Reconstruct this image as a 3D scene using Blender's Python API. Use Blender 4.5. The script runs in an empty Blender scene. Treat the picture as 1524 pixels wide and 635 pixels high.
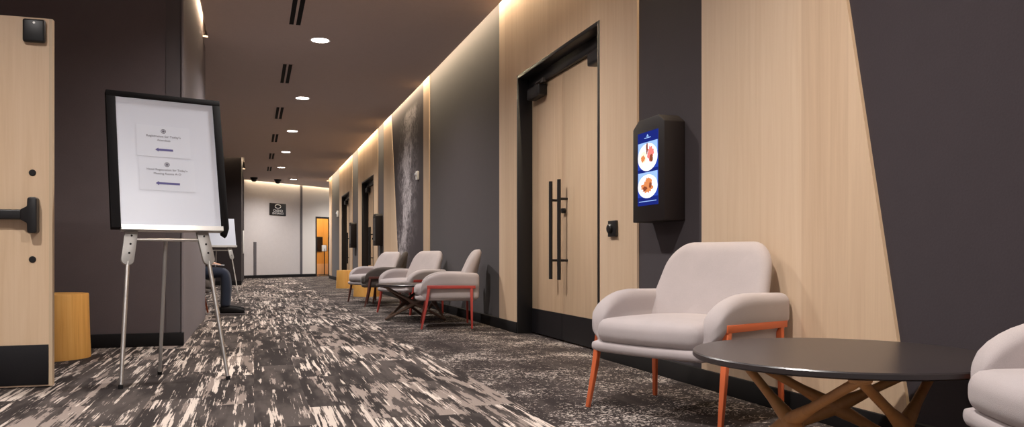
import bpy, bmesh, math, random
from mathutils import Vector, Matrix
random.seed(7)
R = math.radians
SC = bpy.context.scene
COL = SC.collection

# ------------------------------------------------------------------ camera
HEYE = 0.72
cam = bpy.data.cameras.new('camera')
cam.sensor_width = 36.0
cam.sensor_fit = 'HORIZONTAL'
cam.lens = 1200 / 1524 * 36
cam.shift_y = (381 - 317.5) / 1524
cam.clip_start = 0.05
co = bpy.data.objects.new('camera', cam)
COL.objects.link(co)
co.location = (0, 0, HEYE)
co.rotation_euler = (R(90), 0, -math.atan(384 / 1200))
SC.camera = co

# ------------------------------------------------------------------ world, exposure, light strengths
w = bpy.data.worlds.new('world')
w.use_nodes = True
w.node_tree.nodes['Background'].inputs[0].default_value = (0.93, 0.95, 1.0, 1)
w.node_tree.nodes['Background'].inputs[1].default_value = 0.28
SC.world = w
SC.view_settings.view_transform = 'Standard'
SC.view_settings.look = 'None'
SC.view_settings.exposure = 0.66
SC.view_settings.gamma = 1.0
SC.view_settings.use_curve_mapping = False
SPOT_W = 265.0
COVE_W = 5.0           # per metre
WARM = (1.0, 0.95, 0.91)
COVE = (1.0, 0.8, 0.54)

# ------------------------------------------------------------------ materials
def mat(name, color, rough=0.6, metal=0.0, spec=0.5, build=None):
    m = bpy.data.materials.new(name)
    m.use_nodes = True
    nt = m.node_tree
    b = nt.nodes['Principled BSDF']
    b.inputs['Base Color'].default_value = (*color, 1)
    b.inputs['Roughness'].default_value = rough
    b.inputs['Metallic'].default_value = metal
    b.inputs['Specular IOR Level'].default_value = spec
    if build:
        build(nt, b)
    return m

def s2l(r, g, b):
    f = lambda v: (v / 255 / 12.92) if v <= 10.3 else ((v / 255 + 0.055) / 1.055) ** 2.4
    return (f(r), f(g), f(b))

class N:
    """small node-graph helper"""
    def __init__(s, nt):
        s.nt = nt
    def new(s, t, **k):
        n = s.nt.nodes.new(t)
        for a, v in k.items():
            setattr(n, a, v)
        return n
    def put(s, inp, v):
        if hasattr(v, 'is_output') or isinstance(v, bpy.types.NodeSocket):
            s.nt.links.new(v, inp)
        else:
            inp.default_value = v
    def coord(s):
        return s.new('ShaderNodeTexCoord').outputs['Object']
    def m(s, op, a, b=0.0, c=0.0):
        n = s.new('ShaderNodeMath', operation=op)
        s.put(n.inputs[0], a); s.put(n.inputs[1], b); s.put(n.inputs[2], c)
        return n.outputs[0]
    def sep(s, v):
        n = s.new('ShaderNodeSeparateXYZ'); s.put(n.inputs[0], v)
        return n.outputs
    def comb(s, x, y, z):
        n = s.new('ShaderNodeCombineXYZ')
        s.put(n.inputs[0], x); s.put(n.inputs[1], y); s.put(n.inputs[2], z)
        return n.outputs[0]
    def vmul(s, v, k):
        n = s.new('ShaderNodeVectorMath', operation='MULTIPLY')
        s.put(n.inputs[0], v); n.inputs[1].default_value = k
        return n.outputs[0]
    def noise(s, v, scale=1.0, detail=4.0, rough=0.55, dist=0.0):
        n = s.new('ShaderNodeTexNoise')
        s.put(n.inputs['Vector'], v)
        n.inputs['Scale'].default_value = scale
        n.inputs['Detail'].default_value = detail
        n.inputs['Roughness'].default_value = rough
        n.inputs['Distortion'].default_value = dist
        return n.outputs['Fac']
    def white(s, v):
        n = s.new('ShaderNodeTexWhiteNoise', noise_dimensions='3D')
        s.put(n.inputs['Vector'], v)
        return n.outputs['Value'], n.outputs['Color']
    def ramp(s, f, stops):
        n = s.new('ShaderNodeValToRGB')
        s.put(n.inputs[0], f)
        e = n.color_ramp.elements
        while len(e) < len(stops):
            e.new(0.5)
        for i, (p, c) in enumerate(stops):
            e[i].position = p; e[i].color = (*c, 1)
        return n.outputs[0]
    def mix(s, f, a, b):
        n = s.new('ShaderNodeMix', data_type='RGBA')
        s.put(n.inputs[0], f)
        for i, v in ((6, a), (7, b)):
            if isinstance(v, tuple): v = (*v, 1) if len(v) == 3 else v
            s.put(n.inputs[i], v)
        return n.outputs[2]
    def step(s, x, lo, hi):
        n = s.new('ShaderNodeMapRange', interpolation_type='SMOOTHSTEP')
        s.put(n.inputs[0], x); s.put(n.inputs[1], lo); s.put(n.inputs[2], hi)
        return n.outputs[0]
    def bump(s, h, strength, dist):
        n = s.new('ShaderNodeBump')
        s.put(n.inputs['Height'], h)
        n.inputs['Strength'].default_value = strength
        n.inputs['Distance'].default_value = dist
        return n.outputs[0]

def wood_nodes(c0, c1, c2, plank=0.16, along='z'):
    def build(nt, b):
        g = N(nt)
        x, y, z = g.sep(g.coord())
        if along == 'z':
            lat = g.m('ADD', x, y); lon = z
        else:
            lat = g.m('ADD', x, z); lon = y
        pl = g.m('FLOOR', g.m('DIVIDE', lat, plank))
        r, _ = g.white(g.comb(pl, 0.3, 0.7))
        v = g.comb(g.m('MULTIPLY', lat, 26.0), g.m('MULTIPLY', r, 40.0), g.m('MULTIPLY', lon, 1.1))
        n1 = g.noise(v, 1.0, 5, 0.6, 0.6)
        v2 = g.comb(g.m('MULTIPLY', lat, 140.0), 0.0, g.m('MULTIPLY', lon, 3.0))
        n2 = g.noise(v2, 1.0, 3, 0.6)
        t = g.m('ADD', g.m('MULTIPLY', n1, 0.55), g.m('ADD', g.m('MULTIPLY', n2, 0.2), g.m('MULTIPLY', r, 0.3)))
        nt.links.new(g.ramp(t, [(0.25, c0), (0.52, c1), (0.8, c2)]), b.inputs['Base Color'])
    return build

def fabric_nodes(c, var=0.12, scale=400.0, bump=0.25):
    def build(nt, b):
        g = N(nt)
        co_ = g.coord()
        n = g.noise(co_, scale, 2, 0.5)
        n2 = g.noise(co_, 9.0, 3, 0.5)
        t = g.m('ADD', g.m('MULTIPLY', n, 0.6), g.m('MULTIPLY', n2, 0.4))
        lo = tuple(v * (1 - var) for v in c); hi = tuple(min(1, v * (1 + var)) for v in c)
        nt.links.new(g.ramp(t, [(0.3, lo), (0.7, hi)]), b.inputs['Base Color'])
        nt.links.new(g.bump(n, bump, 0.002), b.inputs['Normal'])
        b.inputs['Sheen Weight'].default_value = 0.15
    return build

def carpet_nodes(nt, b):
    g = N(nt)
    p = g.coord()
    x, y, z = g.sep(p)
    # planks 0.25 x 1.0 m laid along the corridor, staggered column by column
    cx = g.m('FLOOR', g.m('DIVIDE', x, 0.25))
    rc, _ = g.white(g.comb(cx, 1.7, 0.0))
    ys = g.m('ADD', y, rc)
    cy = g.m('FLOOR', ys)
    ra, rcol = g.white(g.comb(cx, cy, 4.2))
    r1, r2, r3 = g.sep(rcol)
    off = g.m('MULTIPLY', r1, 60.0); off2 = g.m('MULTIPLY', r3, 47.0)
    streak = g.noise(g.comb(g.m('MULTIPLY', x, 34.0), g.m('MULTIPLY', y, 1.15), off), 1.0, 3, 0.55, 0.2)
    fine = g.noise(g.comb(g.m('MULTIPLY', x, 130.0), g.m('MULTIPLY', y, 3.4), off), 1.0, 3, 0.6)
    blot = g.noise(g.comb(g.m('MULTIPLY', x, 11.0), g.m('MULTIPLY', y, 2.2), off2), 1.0, 5, 0.7)
    patch = g.noise(g.comb(g.m('MULTIPLY', x, 13.0), g.m('MULTIPLY', y, 2.0), off2), 1.0, 4, 0.62)
    val = g.m('ADD', g.m('MULTIPLY', streak, 0.42), g.m('ADD', g.m('MULTIPLY', fine, 0.26), g.m('MULTIPLY', blot, 0.32)))
    th = g.m('ADD', 0.538, g.m('MULTIPLY', g.m('SUBTRACT', r2, 0.5), 0.07))
    light = g.step(val, th, g.m('ADD', th, 0.03))
    pv_ = g.m('ADD', g.m('MULTIPLY', patch, 0.75), g.m('MULTIPLY', fine, 0.25))
    pth = g.m('ADD', 0.535, g.m('MULTIPLY', g.m('SUBTRACT', r3, 0.5), 0.12))
    midm = g.step(pv_, pth, g.m('ADD', pth, 0.03))
    tone = g.noise(g.comb(g.m('MULTIPLY', x, 7.0), g.m('MULTIPLY', y, 1.2), g.m('MULTIPLY', r3, 33.0)), 1.0, 3, 0.6)
    pile = g.noise(p, 350.0, 2, 0.6)
    dark = g.mix(g.step(tone, 0.42, 0.62), s2l(52, 46, 45), s2l(84, 76, 73))
    midc = g.mix(r2, s2l(126, 113, 106), s2l(158, 144, 136))
    lite = g.mix(g.m('MULTIPLY', r3, 0.5), s2l(222, 208, 197), s2l(176, 162, 152))
    field = g.mix(light, g.mix(midm, dark, midc), lite)
    # plainer dark border along the right wall, flecked
    fl = g.noise(p, 48.0, 2, 0.6, 1.2)
    cl = g.noise(p, 2.3, 3, 0.6)
    fth = g.m('ADD', 0.585, g.m('MULTIPLY', g.m('SUBTRACT', 0.5, cl), 0.6))
    fleck = g.step(fl, fth, g.m('ADD', fth, 0.05))
    bord = g.mix(g.m('MULTIPLY', fleck, 0.95), g.mix(g.step(tone, 0.4, 0.6), s2l(52, 45, 44), s2l(70, 62, 60)), s2l(200, 187, 178))
    isb = g.step(x, 1.22, 1.235)
    colr = g.mix(isb, field, bord)
    sh = g.mix(g.step(pile, 0.3, 0.7), (0.78, 0.78, 0.78), (1.1, 1.1, 1.1))
    mm = g.new('ShaderNodeMix', data_type='RGBA', blend_type='MULTIPLY')
    mm.inputs[0].default_value = 1.0
    nt.links.new(colr, mm.inputs[6]); nt.links.new(sh, mm.inputs[7])
    nt.links.new(mm.outputs[2], b.inputs['Base Color'])
    nt.links.new(g.bump(pile, 0.5, 0.004), b.inputs['Normal'])
    b.inputs['Specular IOR Level'].default_value = 0.15

def mural_nodes(nt, b):
    g = N(nt)
    x, y, z = g.sep(g.coord())
    n = g.noise(g.comb(0.0, g.m('MULTIPLY', y, 1.6), g.m('MULTIPLY', z, 1.6)), 1.0, 5, 0.6)
    nf = g.noise(g.comb(0.0, g.m('MULTIPLY', y, 7.0), g.m('MULTIPLY', z, 9.0)), 1.0, 6, 0.7, 1.2)
    # plume centre runs up the panel and curls towards the near edge at the top
    zz = g.m('SUBTRACT', z, 1.6)
    ctr = g.m('ADD', 13.05, g.m('ADD', g.m('MULTIPLY', zz, -0.36), g.m('MULTIPLY', g.m('SINE', g.m('MULTIPLY', z, 3.1)), 0.16)))
    d = g.m('ABSOLUTE', g.m('SUBTRACT', g.m('ADD', y, g.m('MULTIPLY', g.m('SUBTRACT', n, 0.5), 1.5)), ctr))
    wdt = g.m('ADD', 0.24, g.m('MULTIPLY', nf, 0.55))
    core = g.m('SUBTRACT', 1.0, g.step(d, g.m('MULTIPLY', wdt, 0.35), wdt))
    haze = g.m('MULTIPLY', g.m('SUBTRACT', 1.0, g.step(d, 0.2, 1.1)), g.step(nf, 0.4, 0.7))
    top = g.m('SUBTRACT', 1.0, g.step(z, 2.95, 3.1))
    a = g.m('MULTIPLY', top, g.m('MAXIMUM', g.m('MULTIPLY', core, g.step(nf, 0.28, 0.62)), g.m('MULTIPLY', haze, 0.6)))
    nt.links.new(g.mix(a, s2l(76, 69, 72), s2l(190, 182, 184)), b.inputs['Base Color'])

def emit(name, color, strength):
    m = bpy.data.materials.new(name)
    m.use_nodes = True
    nt = m.node_tree
    nt.nodes.remove(nt.nodes['Principled BSDF'])
    e = nt.nodes.new('ShaderNodeEmission')
    e.inputs[0].default_value = (*color, 1); e.inputs[1].default_value = strength
    nt.links.new(e.outputs[0], nt.nodes['Material Output'].inputs[0])
    return m

M = {}
M['oak'] = mat('light oak panel', (0.6, 0.45, 0.3), 0.5, build=wood_nodes(s2l(206, 175, 144), s2l(220, 191, 160), s2l(230, 204, 176), 0.3))
M['oak_door'] = mat('light oak door', (0.6, 0.45, 0.3), 0.5, build=wood_nodes(s2l(206, 173, 140), s2l(220, 190, 157), s2l(230, 203, 174), 0.35))
M['oak_edge'] = mat('pale door edge', s2l(205, 180, 150), 0.5)
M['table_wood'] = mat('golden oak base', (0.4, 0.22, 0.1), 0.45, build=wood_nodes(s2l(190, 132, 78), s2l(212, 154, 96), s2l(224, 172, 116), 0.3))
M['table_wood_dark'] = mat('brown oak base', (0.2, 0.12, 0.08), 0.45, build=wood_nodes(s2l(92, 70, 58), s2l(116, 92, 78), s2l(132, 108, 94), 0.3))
M['stump'] = mat('stump wood', (0.5, 0.3, 0.1), 0.5, build=wood_nodes(s2l(176, 112, 48), s2l(232, 172, 90), s2l(244, 196, 116), 0.4))
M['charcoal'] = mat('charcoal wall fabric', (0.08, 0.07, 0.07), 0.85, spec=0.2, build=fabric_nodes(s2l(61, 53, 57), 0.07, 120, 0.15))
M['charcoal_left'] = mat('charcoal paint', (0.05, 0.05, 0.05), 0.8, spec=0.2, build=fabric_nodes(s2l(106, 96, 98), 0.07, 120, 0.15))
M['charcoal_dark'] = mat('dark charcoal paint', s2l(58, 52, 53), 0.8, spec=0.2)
M['grey_panel'] = mat('grey panel', s2l(98, 92, 94), 0.7, spec=0.2)
M['side_panel'] = mat('light grey side panel', s2l(136, 128, 130), 0.7, spec=0.2)
M['far_grey'] = mat('pale grey wall', (0.6, 0.58, 0.57), 0.6, build=fabric_nodes(s2l(205, 199, 198), 0.04, 40, 0.03))
M['white_wall'] = mat('white wall', s2l(226, 220, 214), 0.6)
M['strip'] = mat('grey strip', s2l(92, 88, 92), 0.6)
M['ceiling'] = mat('taupe ceiling', (0.3, 0.25, 0.22), 0.9, spec=0.1, build=fabric_nodes(s2l(206, 190, 184), 0.03, 30, 0.02))
M['cove_white'] = mat('cove white', s2l(240, 234, 224), 0.8)
M['carpet'] = mat('carpet', (0.1, 0.1, 0.1), 0.95, build=carpet_nodes)
M['mural'] = mat('mural print', (0.1, 0.1, 0.1), 0.6, spec=0.2, build=mural_nodes)
M['black'] = mat('satin black', s2l(26, 24, 25), 0.4)
M['matte_black'] = mat('matte black', s2l(20, 18, 19), 0.8, spec=0.2)
M['kick'] = mat('black kick plate', s2l(24, 22, 25), 0.5, spec=0.3)
M['skirt'] = mat('black skirting', s2l(22, 20, 21), 0.7, spec=0.25)
M['brown_black'] = mat('dark brown casing', s2l(31, 23, 23), 0.6, spec=0.3)
M['grey_metal'] = mat('mid grey metal', s2l(120, 112, 108), 0.4, 0.6)  # even grey for the door closer arms
M['alu'] = mat('brushed aluminium', s2l(200, 196, 192), 0.32, 0.9)
M['plate_grey'] = mat('grey plate', s2l(166, 162, 158), 0.45, 0.4)
M['white'] = mat('white plastic', s2l(236, 234, 232), 0.5)
M['board'] = mat('whiteboard', s2l(220, 224, 236), 0.35)
M['paper'] = mat('paper', s2l(224, 228, 239), 0.7)
M['ink'] = mat('grey ink', s2l(112, 110, 122), 0.8)
M['violet'] = mat('violet ink', s2l(98, 94, 148), 0.8)
M['fabric'] = mat('light grey upholstery', (0.5, 0.47, 0.46), 0.9, spec=0.2, build=fabric_nodes(s2l(178, 168, 168), 0.08, 500, 0.3))
M['fabric_dark'] = mat('dark grey upholstery', (0.1, 0.1, 0.1), 0.9, spec=0.2, build=fabric_nodes(s2l(86, 78, 74), 0.08, 500, 0.3))
M['orange'] = mat('orange lacquer', s2l(208, 104, 62), 0.4)
M['red'] = mat('coral red lacquer', s2l(182, 72, 64), 0.4)
M['red_brown'] = mat('red brown lacquer', s2l(96, 52, 44), 0.45)
M['table_top'] = mat('dark table top', s2l(48, 42, 43), 0.32, spec=0.6)
M['table_edge'] = mat('table edge', s2l(38, 34, 36), 0.4)
M['jeans'] = mat('blue denim', (0.05, 0.07, 0.12), 0.9, build=fabric_nodes(s2l(27, 35, 54), 0.2, 250, 0.3))
M['jacket'] = mat('navy jacket', (0.02, 0.03, 0.06), 0.9, build=fabric_nodes(s2l(36, 42, 66), 0.15, 250, 0.3))
M['skin'] = mat('skin', s2l(196, 150, 124), 0.55)
M['hair'] = mat('dark hair', s2l(46, 36, 30), 0.7)
M['lens'] = emit('lamp lens', (1.0, 0.92, 0.84), 14.0)
M['led'] = emit('led tape', COVE, 6.0)
M['scr_blue'] = emit('screen blue', s2l(38, 60, 150), 1.0)
M['scr_dark'] = emit('screen navy', s2l(24, 34, 104), 1.0)
M['scr_pale'] = emit('screen pale blue', s2l(140, 170, 220), 1.0)
M['scr_white'] = emit('screen white', s2l(232, 236, 246), 1.0)
M['scr_food'] = emit('screen food', s2l(196, 120, 74), 1.0)
M['scr_food_dark'] = emit('screen food brown', s2l(122, 62, 40), 1.0)
M['scr_pink'] = emit('screen meat', s2l(206, 112, 104), 1.0)
M['scr_cream'] = emit('screen cream', s2l(240, 222, 190), 1.0)
M['amber'] = mat('amber wood lobby', (0.5, 0.3, 0.12), 0.5, build=wood_nodes(s2l(186, 136, 66), s2l(206, 158, 86), s2l(222, 180, 110), 0.4))

# ------------------------------------------------------------------ mesh helpers
class MB:
    def __init__(s, mtx=None):
        s.bm = bmesh.new(); s.mtx = mtx
    def add(s, verts, faces, smooth=False, mi=0):
        vs = [s.bm.verts.new(v) for v in verts]
        for f in faces:
            try:
                fc = s.bm.faces.new([vs[i] for i in f]); fc.smooth = smooth; fc.material_index = mi
            except ValueError:
                pass
        return vs
    def box(s, x0, x1, y0, y1, z0, z1, mi=0):
        v = [(x, y, z) for x in (x0, x1) for y in (y0, y1) for z in (z0, z1)]
        s.add(v, [(0, 1, 3, 2), (4, 6, 7, 5), (0, 4, 5, 1), (2, 3, 7, 6), (0, 2, 6, 4), (1, 5, 7, 3)], mi=mi)
        return s
    def prism(s, pts, a, b, axis='z', mi=0):
        """polygon pts (2-D) extruded between a and b along an axis"""
        n = len(pts)
        def P(p, t):
            return {'z': (p[0], p[1], t), 'y': (p[0], t, p[1]), 'x': (t, p[0], p[1])}[axis]
        v = [P(p, a) for p in pts] + [P(p, b) for p in pts]
        f = [tuple(range(n)), tuple(range(n, 2 * n))] + [(i, (i + 1) % n, n + (i + 1) % n, n + i) for i in range(n)]
        s.add(v, f, mi=mi)
        return s
    def tube(s, path, rad, seg=12, square=False, cap=True, up=Vector((0, 0, 1))):
        path = [Vector(p) for p in path]
        rads = rad if isinstance(rad, (list, tuple)) else [rad] * len(path)
        rings = []
        if square: seg = 4
        for i, p in enumerate(path):
            d = (path[min(i + 1, len(path) - 1)] - path[max(i - 1, 0)]).normalized()
            u = up if abs(d.dot(up)) < 0.95 else Vector((1, 0, 0))
            a = d.cross(u).normalized(); b = a.cross(d).normalized()
            r = rads[i]
            ring = []
            for k in range(seg):
                t = 2 * math.pi * k / seg + (math.pi / 4 if square else 0)
                rr = r * (math.sqrt(2) if square else 1)
                ring.append(s.bm.verts.new(p + a * math.cos(t) * rr + b * math.sin(t) * rr))
            rings.append(ring)
        for A, B in zip(rings, rings[1:]):
            for k in range(seg):
                f = s.bm.faces.new((A[k], A[(k + 1) % seg], B[(k + 1) % seg], B[k])); f.smooth = not square
        if cap:
            s.bm.faces.new(rings[0][::-1]); s.bm.faces.new(rings[-1])
        return s
    def lathe(s, prof, c=(0, 0, 0), seg=40):
        """profile (r, z) spun about z"""
        rings = []
        for r, z in prof:
            if r < 1e-6:
                rings.append([s.bm.verts.new((c[0], c[1], c[2] + z))])
            else:
                rings.append([s.bm.verts.new((c[0] + r * math.cos(2 * math.pi * k / seg), c[1] + r * math.sin(2 * math.pi * k / seg), c[2] + z)) for k in range(seg)])
        for A, B in zip(rings, rings[1:]):
            for k in range(seg):
                j = (k + 1) % seg
                if len(A) == 1 and len(B) == 1: continue
                if len(A) == 1: f = s.bm.faces.new((A[0], B[k], B[j]))
                elif len(B) == 1: f = s.bm.faces.new((A[k], A[j], B[0]))
                else: f = s.bm.faces.new((A[k], A[j], B[j], B[k]))
                f.smooth = True
        return s
    def soft(s, hx, hy, hz, r, n=10, fn=None):
        """rounded box on a grid, optional deformation fn(x,y,z)->(x,y,z)"""
        bm2 = bmesh.new()
        bmesh.ops.create_cube(bm2, size=2.0)
        bmesh.ops.subdivide_edges(bm2, edges=bm2.edges[:], cuts=n, use_grid_fill=True)
        H = Vector((hx, hy, hz))
        idx = {}
        vs = []
        for v in bm2.verts:
            p = Vector([math.copysign(h - r * 1.0 + 0, c) if False else c * h for c, h in zip(v.co, H)])
            # concentrate samples near the rims
            p = Vector([math.copysign(abs(c) ** 0.75, c) * h for c, h in zip(v.co, H)])
            inner = Vector([max(-(h - r), min(h - r, c)) for c, h in zip(p, H)])
            d = p - inner
            q = inner + d.normalized() * r if d.length > 1e-9 else p
            if fn: q = Vector(fn(*q))
            idx[v.index] = len(vs); vs.append(q)
        bm2.verts.ensure_lookup_table()
        fs = [tuple(idx[v.index] for v in f.verts) for f in bm2.faces]
        bm2.free()
        s.add(vs, fs, smooth=True)
        return s
    def obj(s, name, material, parent=None, bevel=0.0, seg=2, angle=40, loc=None, rz=0.0, subsurf=0):
        bm = s.bm
        if s.mtx is not None:
            bmesh.ops.transform(bm, matrix=s.mtx, verts=bm.verts[:])
        bmesh.ops.recalc_face_normals(bm, faces=bm.faces[:])
        if bevel > 0:
            es = [e for e in bm.edges if len(e.link_faces) == 2 and e.calc_face_angle(0) > R(35)]
            bmesh.ops.bevel(bm, geom=es, offset=bevel, segments=seg, affect='EDGES', clamp_overlap=True, profile=0.5)
            for f in bm.faces: f.smooth = True
        for e in bm.edges:
            if len(e.link_faces) == 2 and e.calc_face_angle(0) > R(angle):
                e.smooth = False
        me = bpy.data.meshes.new(name)
        bm.to_mesh(me); bm.free()
        for mm in (material if isinstance(material, (list, tuple)) else [material]):
            me.materials.append(mm)
        o = bpy.data.objects.new(name, me)
        COL.objects.link(o)
        if parent: o.parent = parent
        if loc is not None: o.location = loc
        o.rotation_euler.z = rz
        if subsurf:
            md = o.modifiers.new('subdivision', 'SUBSURF'); md.levels = subsurf; md.render_levels = subsurf
        return o

def tag(o, label, cat, group=None, kind=None):
    if label: o['label'] = label
    if cat: o['category'] = cat
    if group: o['group'] = group
    if kind: o['kind'] = kind
    return o
def struct(o):
    o['kind'] = 'structure'
    return o
def thing(name, label, cat, loc=(0, 0, 0), rz=0.0, group=None):
    o = bpy.data.objects.new(name, None)
    o.empty_display_size = 0.05
    COL.objects.link(o)
    o.location = loc; o.rotation_euler = (0, 0, rz)
    return tag(o, label, cat, group)
def copy_tree(o, parent=None):
    c = o.copy(); COL.objects.link(c)
    if parent: c.parent = parent
    for ch in list(o.children):
        copy_tree(ch, c)
    return c
def lamp(name, kind, energy, color, loc, rot, parent=None, **k):
    l = bpy.data.lights.new(name, kind)
    l.energy = energy; l.color = color
    for a, v in k.items(): setattr(l, a, v)
    o = bpy.data.objects.new(name, l)
    COL.objects.link(o)
    o.location = loc; o.rotation_euler = rot
    if parent: o.parent = parent
    return o
def text_mesh(name, body, size, material, parent, loc, rot, extrude=0.0006, align='CENTER'):
    cu = bpy.data.curves.new(name, 'FONT')
    cu.body = body; cu.size = size; cu.align_x = align; cu.align_y = 'CENTER'; cu.extrude = extrude
    tmp = bpy.data.objects.new(name, cu)
    COL.objects.link(tmp)
    dg = bpy.context.evaluated_depsgraph_get()
    me = bpy.data.meshes.new_from_object(tmp.evaluated_get(dg))
    bpy.data.objects.remove(tmp)
    me.materials.clear(); me.materials.append(material)
    o = bpy.data.objects.new(name, me)
    COL.objects.link(o)
    o.location = loc; o.rotation_euler = rot
    if parent: o.parent = parent
    return o

# ------------------------------------------------------------------ setting
XW = 2.344            # face of the oak cladding on the right wall
XD = XW + 0.015       # face of the charcoal wall
ZC = 3.165            # ceiling
ZT = 3.42             # top of the cove
YE = 26.93            # end of the right wall
DOOR_H = 2.40
DOORS = [(5.276, 7.159), (16.66, 18.54), (21.10, 22.98)]

struct(MB().box(-3.2, 7.5, -3.2, 36, -0.1, 0).obj('floor', M['carpet']))

b = MB()
ys = [-3.0]
for a, c in DOORS: ys += [a, c]
ys.append(YE)
for i in range(0, len(ys), 2):
    b.box(XD, XD + 0.22, ys[i], ys[i + 1], 0, ZT)
for a, c in DOORS:
    b.box(XD, XD + 0.22, a, c, DOOR_H, ZT)
    b.box(XD + 0.21, XD + 0.25, a, c, 0, DOOR_H)
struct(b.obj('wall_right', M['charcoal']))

def oak(n, y0, y1, door=None, poly=None):
    b = MB()
    z0 = 0.10
    if poly:
        b.prism(poly, XW, XD, 'x')
    elif door:
        b.box(XW, XD, y0, door[0], z0, ZT); b.box(XW, XD, door[1], y1, z0, ZT)
        b.box(XW, XD, door[0], door[1], DOOR_H, ZT)
    else:
        b.box(XW, XD, y0, y1, z0, ZT)
    o = b.obj('trim_%d' % n, M['oak']); struct(o)
oak(1, 0, 0, poly=[(2.43, 0.10), (3.905, 0.10), (3.905, ZT), (3.095, ZT)])
oak(2, 4.69, 7.744, DOORS[0])
oak(3, 11.152, 11.553)
oak(4, 0, 0, poly=[(13.60, 0.10), (15.314, 0.10), (15.314, ZT), (14.49, ZT)])
oak(5, 16.1, 19.252, DOORS[1])
oak(6, 20.485, 23.662, DOORS[2])
oak(7, 26.1, YE)

b = MB()
for i in range(0, len(ys), 2):
    b.box(XW - 0.014, XD, ys[i], ys[i + 1], 0, 0.102)
struct(b.obj('baseboard_right', M['skirt'], bevel=0.003))

# left side: room wall, the charcoal wall facing us, the recess and the far block
XL = -0.548
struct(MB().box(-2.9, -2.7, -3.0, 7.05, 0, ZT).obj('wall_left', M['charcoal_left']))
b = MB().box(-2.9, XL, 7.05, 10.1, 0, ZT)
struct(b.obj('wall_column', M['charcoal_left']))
struct(MB().box(XL - 0.13, XL, 7.046, 7.06, 0.1, ZC).obj('trim_8', M['grey_panel']))
struct(MB().box(XL - 0.01, XL + 0.004, 7.035, 10.1, 0.0, ZT).obj('trim_14', M['side_panel']))
struct(MB().box(-2.7, XL + 0.008, 7.0, 7.05, 0, 0.105).obj('baseboard_left', M['skirt'], bevel=0.003))
struct(MB().box(-1.9, -1.7, 10.1, 21.2, 0, ZT).obj('wall_recess', M['charcoal_dark']))
struct(MB().box(-1.9, -0.303, 21.2, 27.6, 0, ZT).obj('wall_block', M['charcoal_dark']))
struct(MB().box(-1.7, -0.295, 21.16, 21.2, 0, 0.105).obj('baseboard_block', M['skirt']))

# slanted wall that closes the corridor
FA = math.atan2(2.3, 2.66)
FM = Matrix.Translation((-0.36, 27.2, 0)) @ Matrix.Rotation(FA, 4, 'Z')      # local: x along, -y towards us
b = MB(FM)
b.box(-0.6, 3.24, 0, 0.2, 0, ZT); b.box(4.06, 8.5, 0, 0.2, 0, ZT); b.box(3.24, 4.06, 0, 0.2, 2.08, ZT)
struct(b.obj('wall_far', M['far_grey']))
struct(MB(FM).box(2.58, 3.20, -0.02, 0, 0.1, ZT).box(3.20, 4.10, -0.02, 0, 2.12, ZT).obj('trim_9', M['white_wall']))
struct(MB(FM).box(2.49, 2.575, -0.022, 0, 0.1, ZT).obj('trim_10', M['strip']))
struct(MB(FM).box(0.46, 0.56, -0.022, 0, 0.1, 1.18).obj('trim_11', M['strip']))
struct(MB(FM).box(-0.1, 3.2, -0.03, 0, 0, 0.102).box(4.1, 6.3, -0.03, 0, 0, 0.102).obj('baseboard_far', M['skirt']))
b = MB(FM)
b.box(3.20, 3.25, -0.035, 0.2, 0, 2.12); b.box(4.05, 4.10, -0.035, 0.2, 0, 2.12); b.box(3.25, 4.05, -0.035, 0.2, 2.07, 2.12)
struct(b.obj('trim_12', M['black']))
# lobby seen through the doorway
b = MB(FM)
b.box(2.2, 8.4, 2.6, 2.7, 0, 3.0); b.box(2.1, 2.2, 0.2, 2.7, 0, 3.0); b.box(8.4, 8.5, 0.2, 2.7, 0, 3.0); b.box(2.1, 8.5, 0.2, 2.7, 3.0, 3.05)
struct(b.obj('wall_lobby', M['amber']))
struct(MB(FM).box(2.2, 8.4, 2.58, 2.6, 0, 0.42).obj('baseboard_lobby', M['oak']))
struct(MB().box(XD, 5.2, YE, YE + 0.02, 0, ZT).box(XW, XD + 0.22, YE, YE + 0.02, 0, ZT).obj('wall_return', M['far_grey']))

# ceiling with its light slots
def far_pt(x, off):     # on the far wall line, shifted towards us
    n = Vector((math.sin(FA), -math.cos(FA)))
    t = (x - (-0.36) - n.x * off) / math.cos(FA)
    return (x, 27.2 + n.y * off + t * math.sin(FA))
poly = [(-0.50, -3), (2.262, -3), (2.262, YE), (5.0, YE), far_pt(5.0, 0.09), far_pt(-0.303, 0.09), (-0.303, 23.9), (-0.238, 23.9),
        (-0.238, 21.12), (-1.7, 21.12), (-1.7, 10.1), (XL, 10.1), (XL, 9.62), (-0.49, 9.62)]
b = MB().prism(poly, ZC, ZC + 0.02)
b.prism([(-2.7, -3), (-0.5, -3), (-0.49, 7.05), (-2.7, 7.05)], ZC, ZC + 0.02)
struct(b.obj('ceiling', M['ceiling']))
struct(MB().box(-2.9, 5.2, -3.2, 33.5, ZT, ZT + 0.05).obj('trim_13', M['cove_white']))

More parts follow.
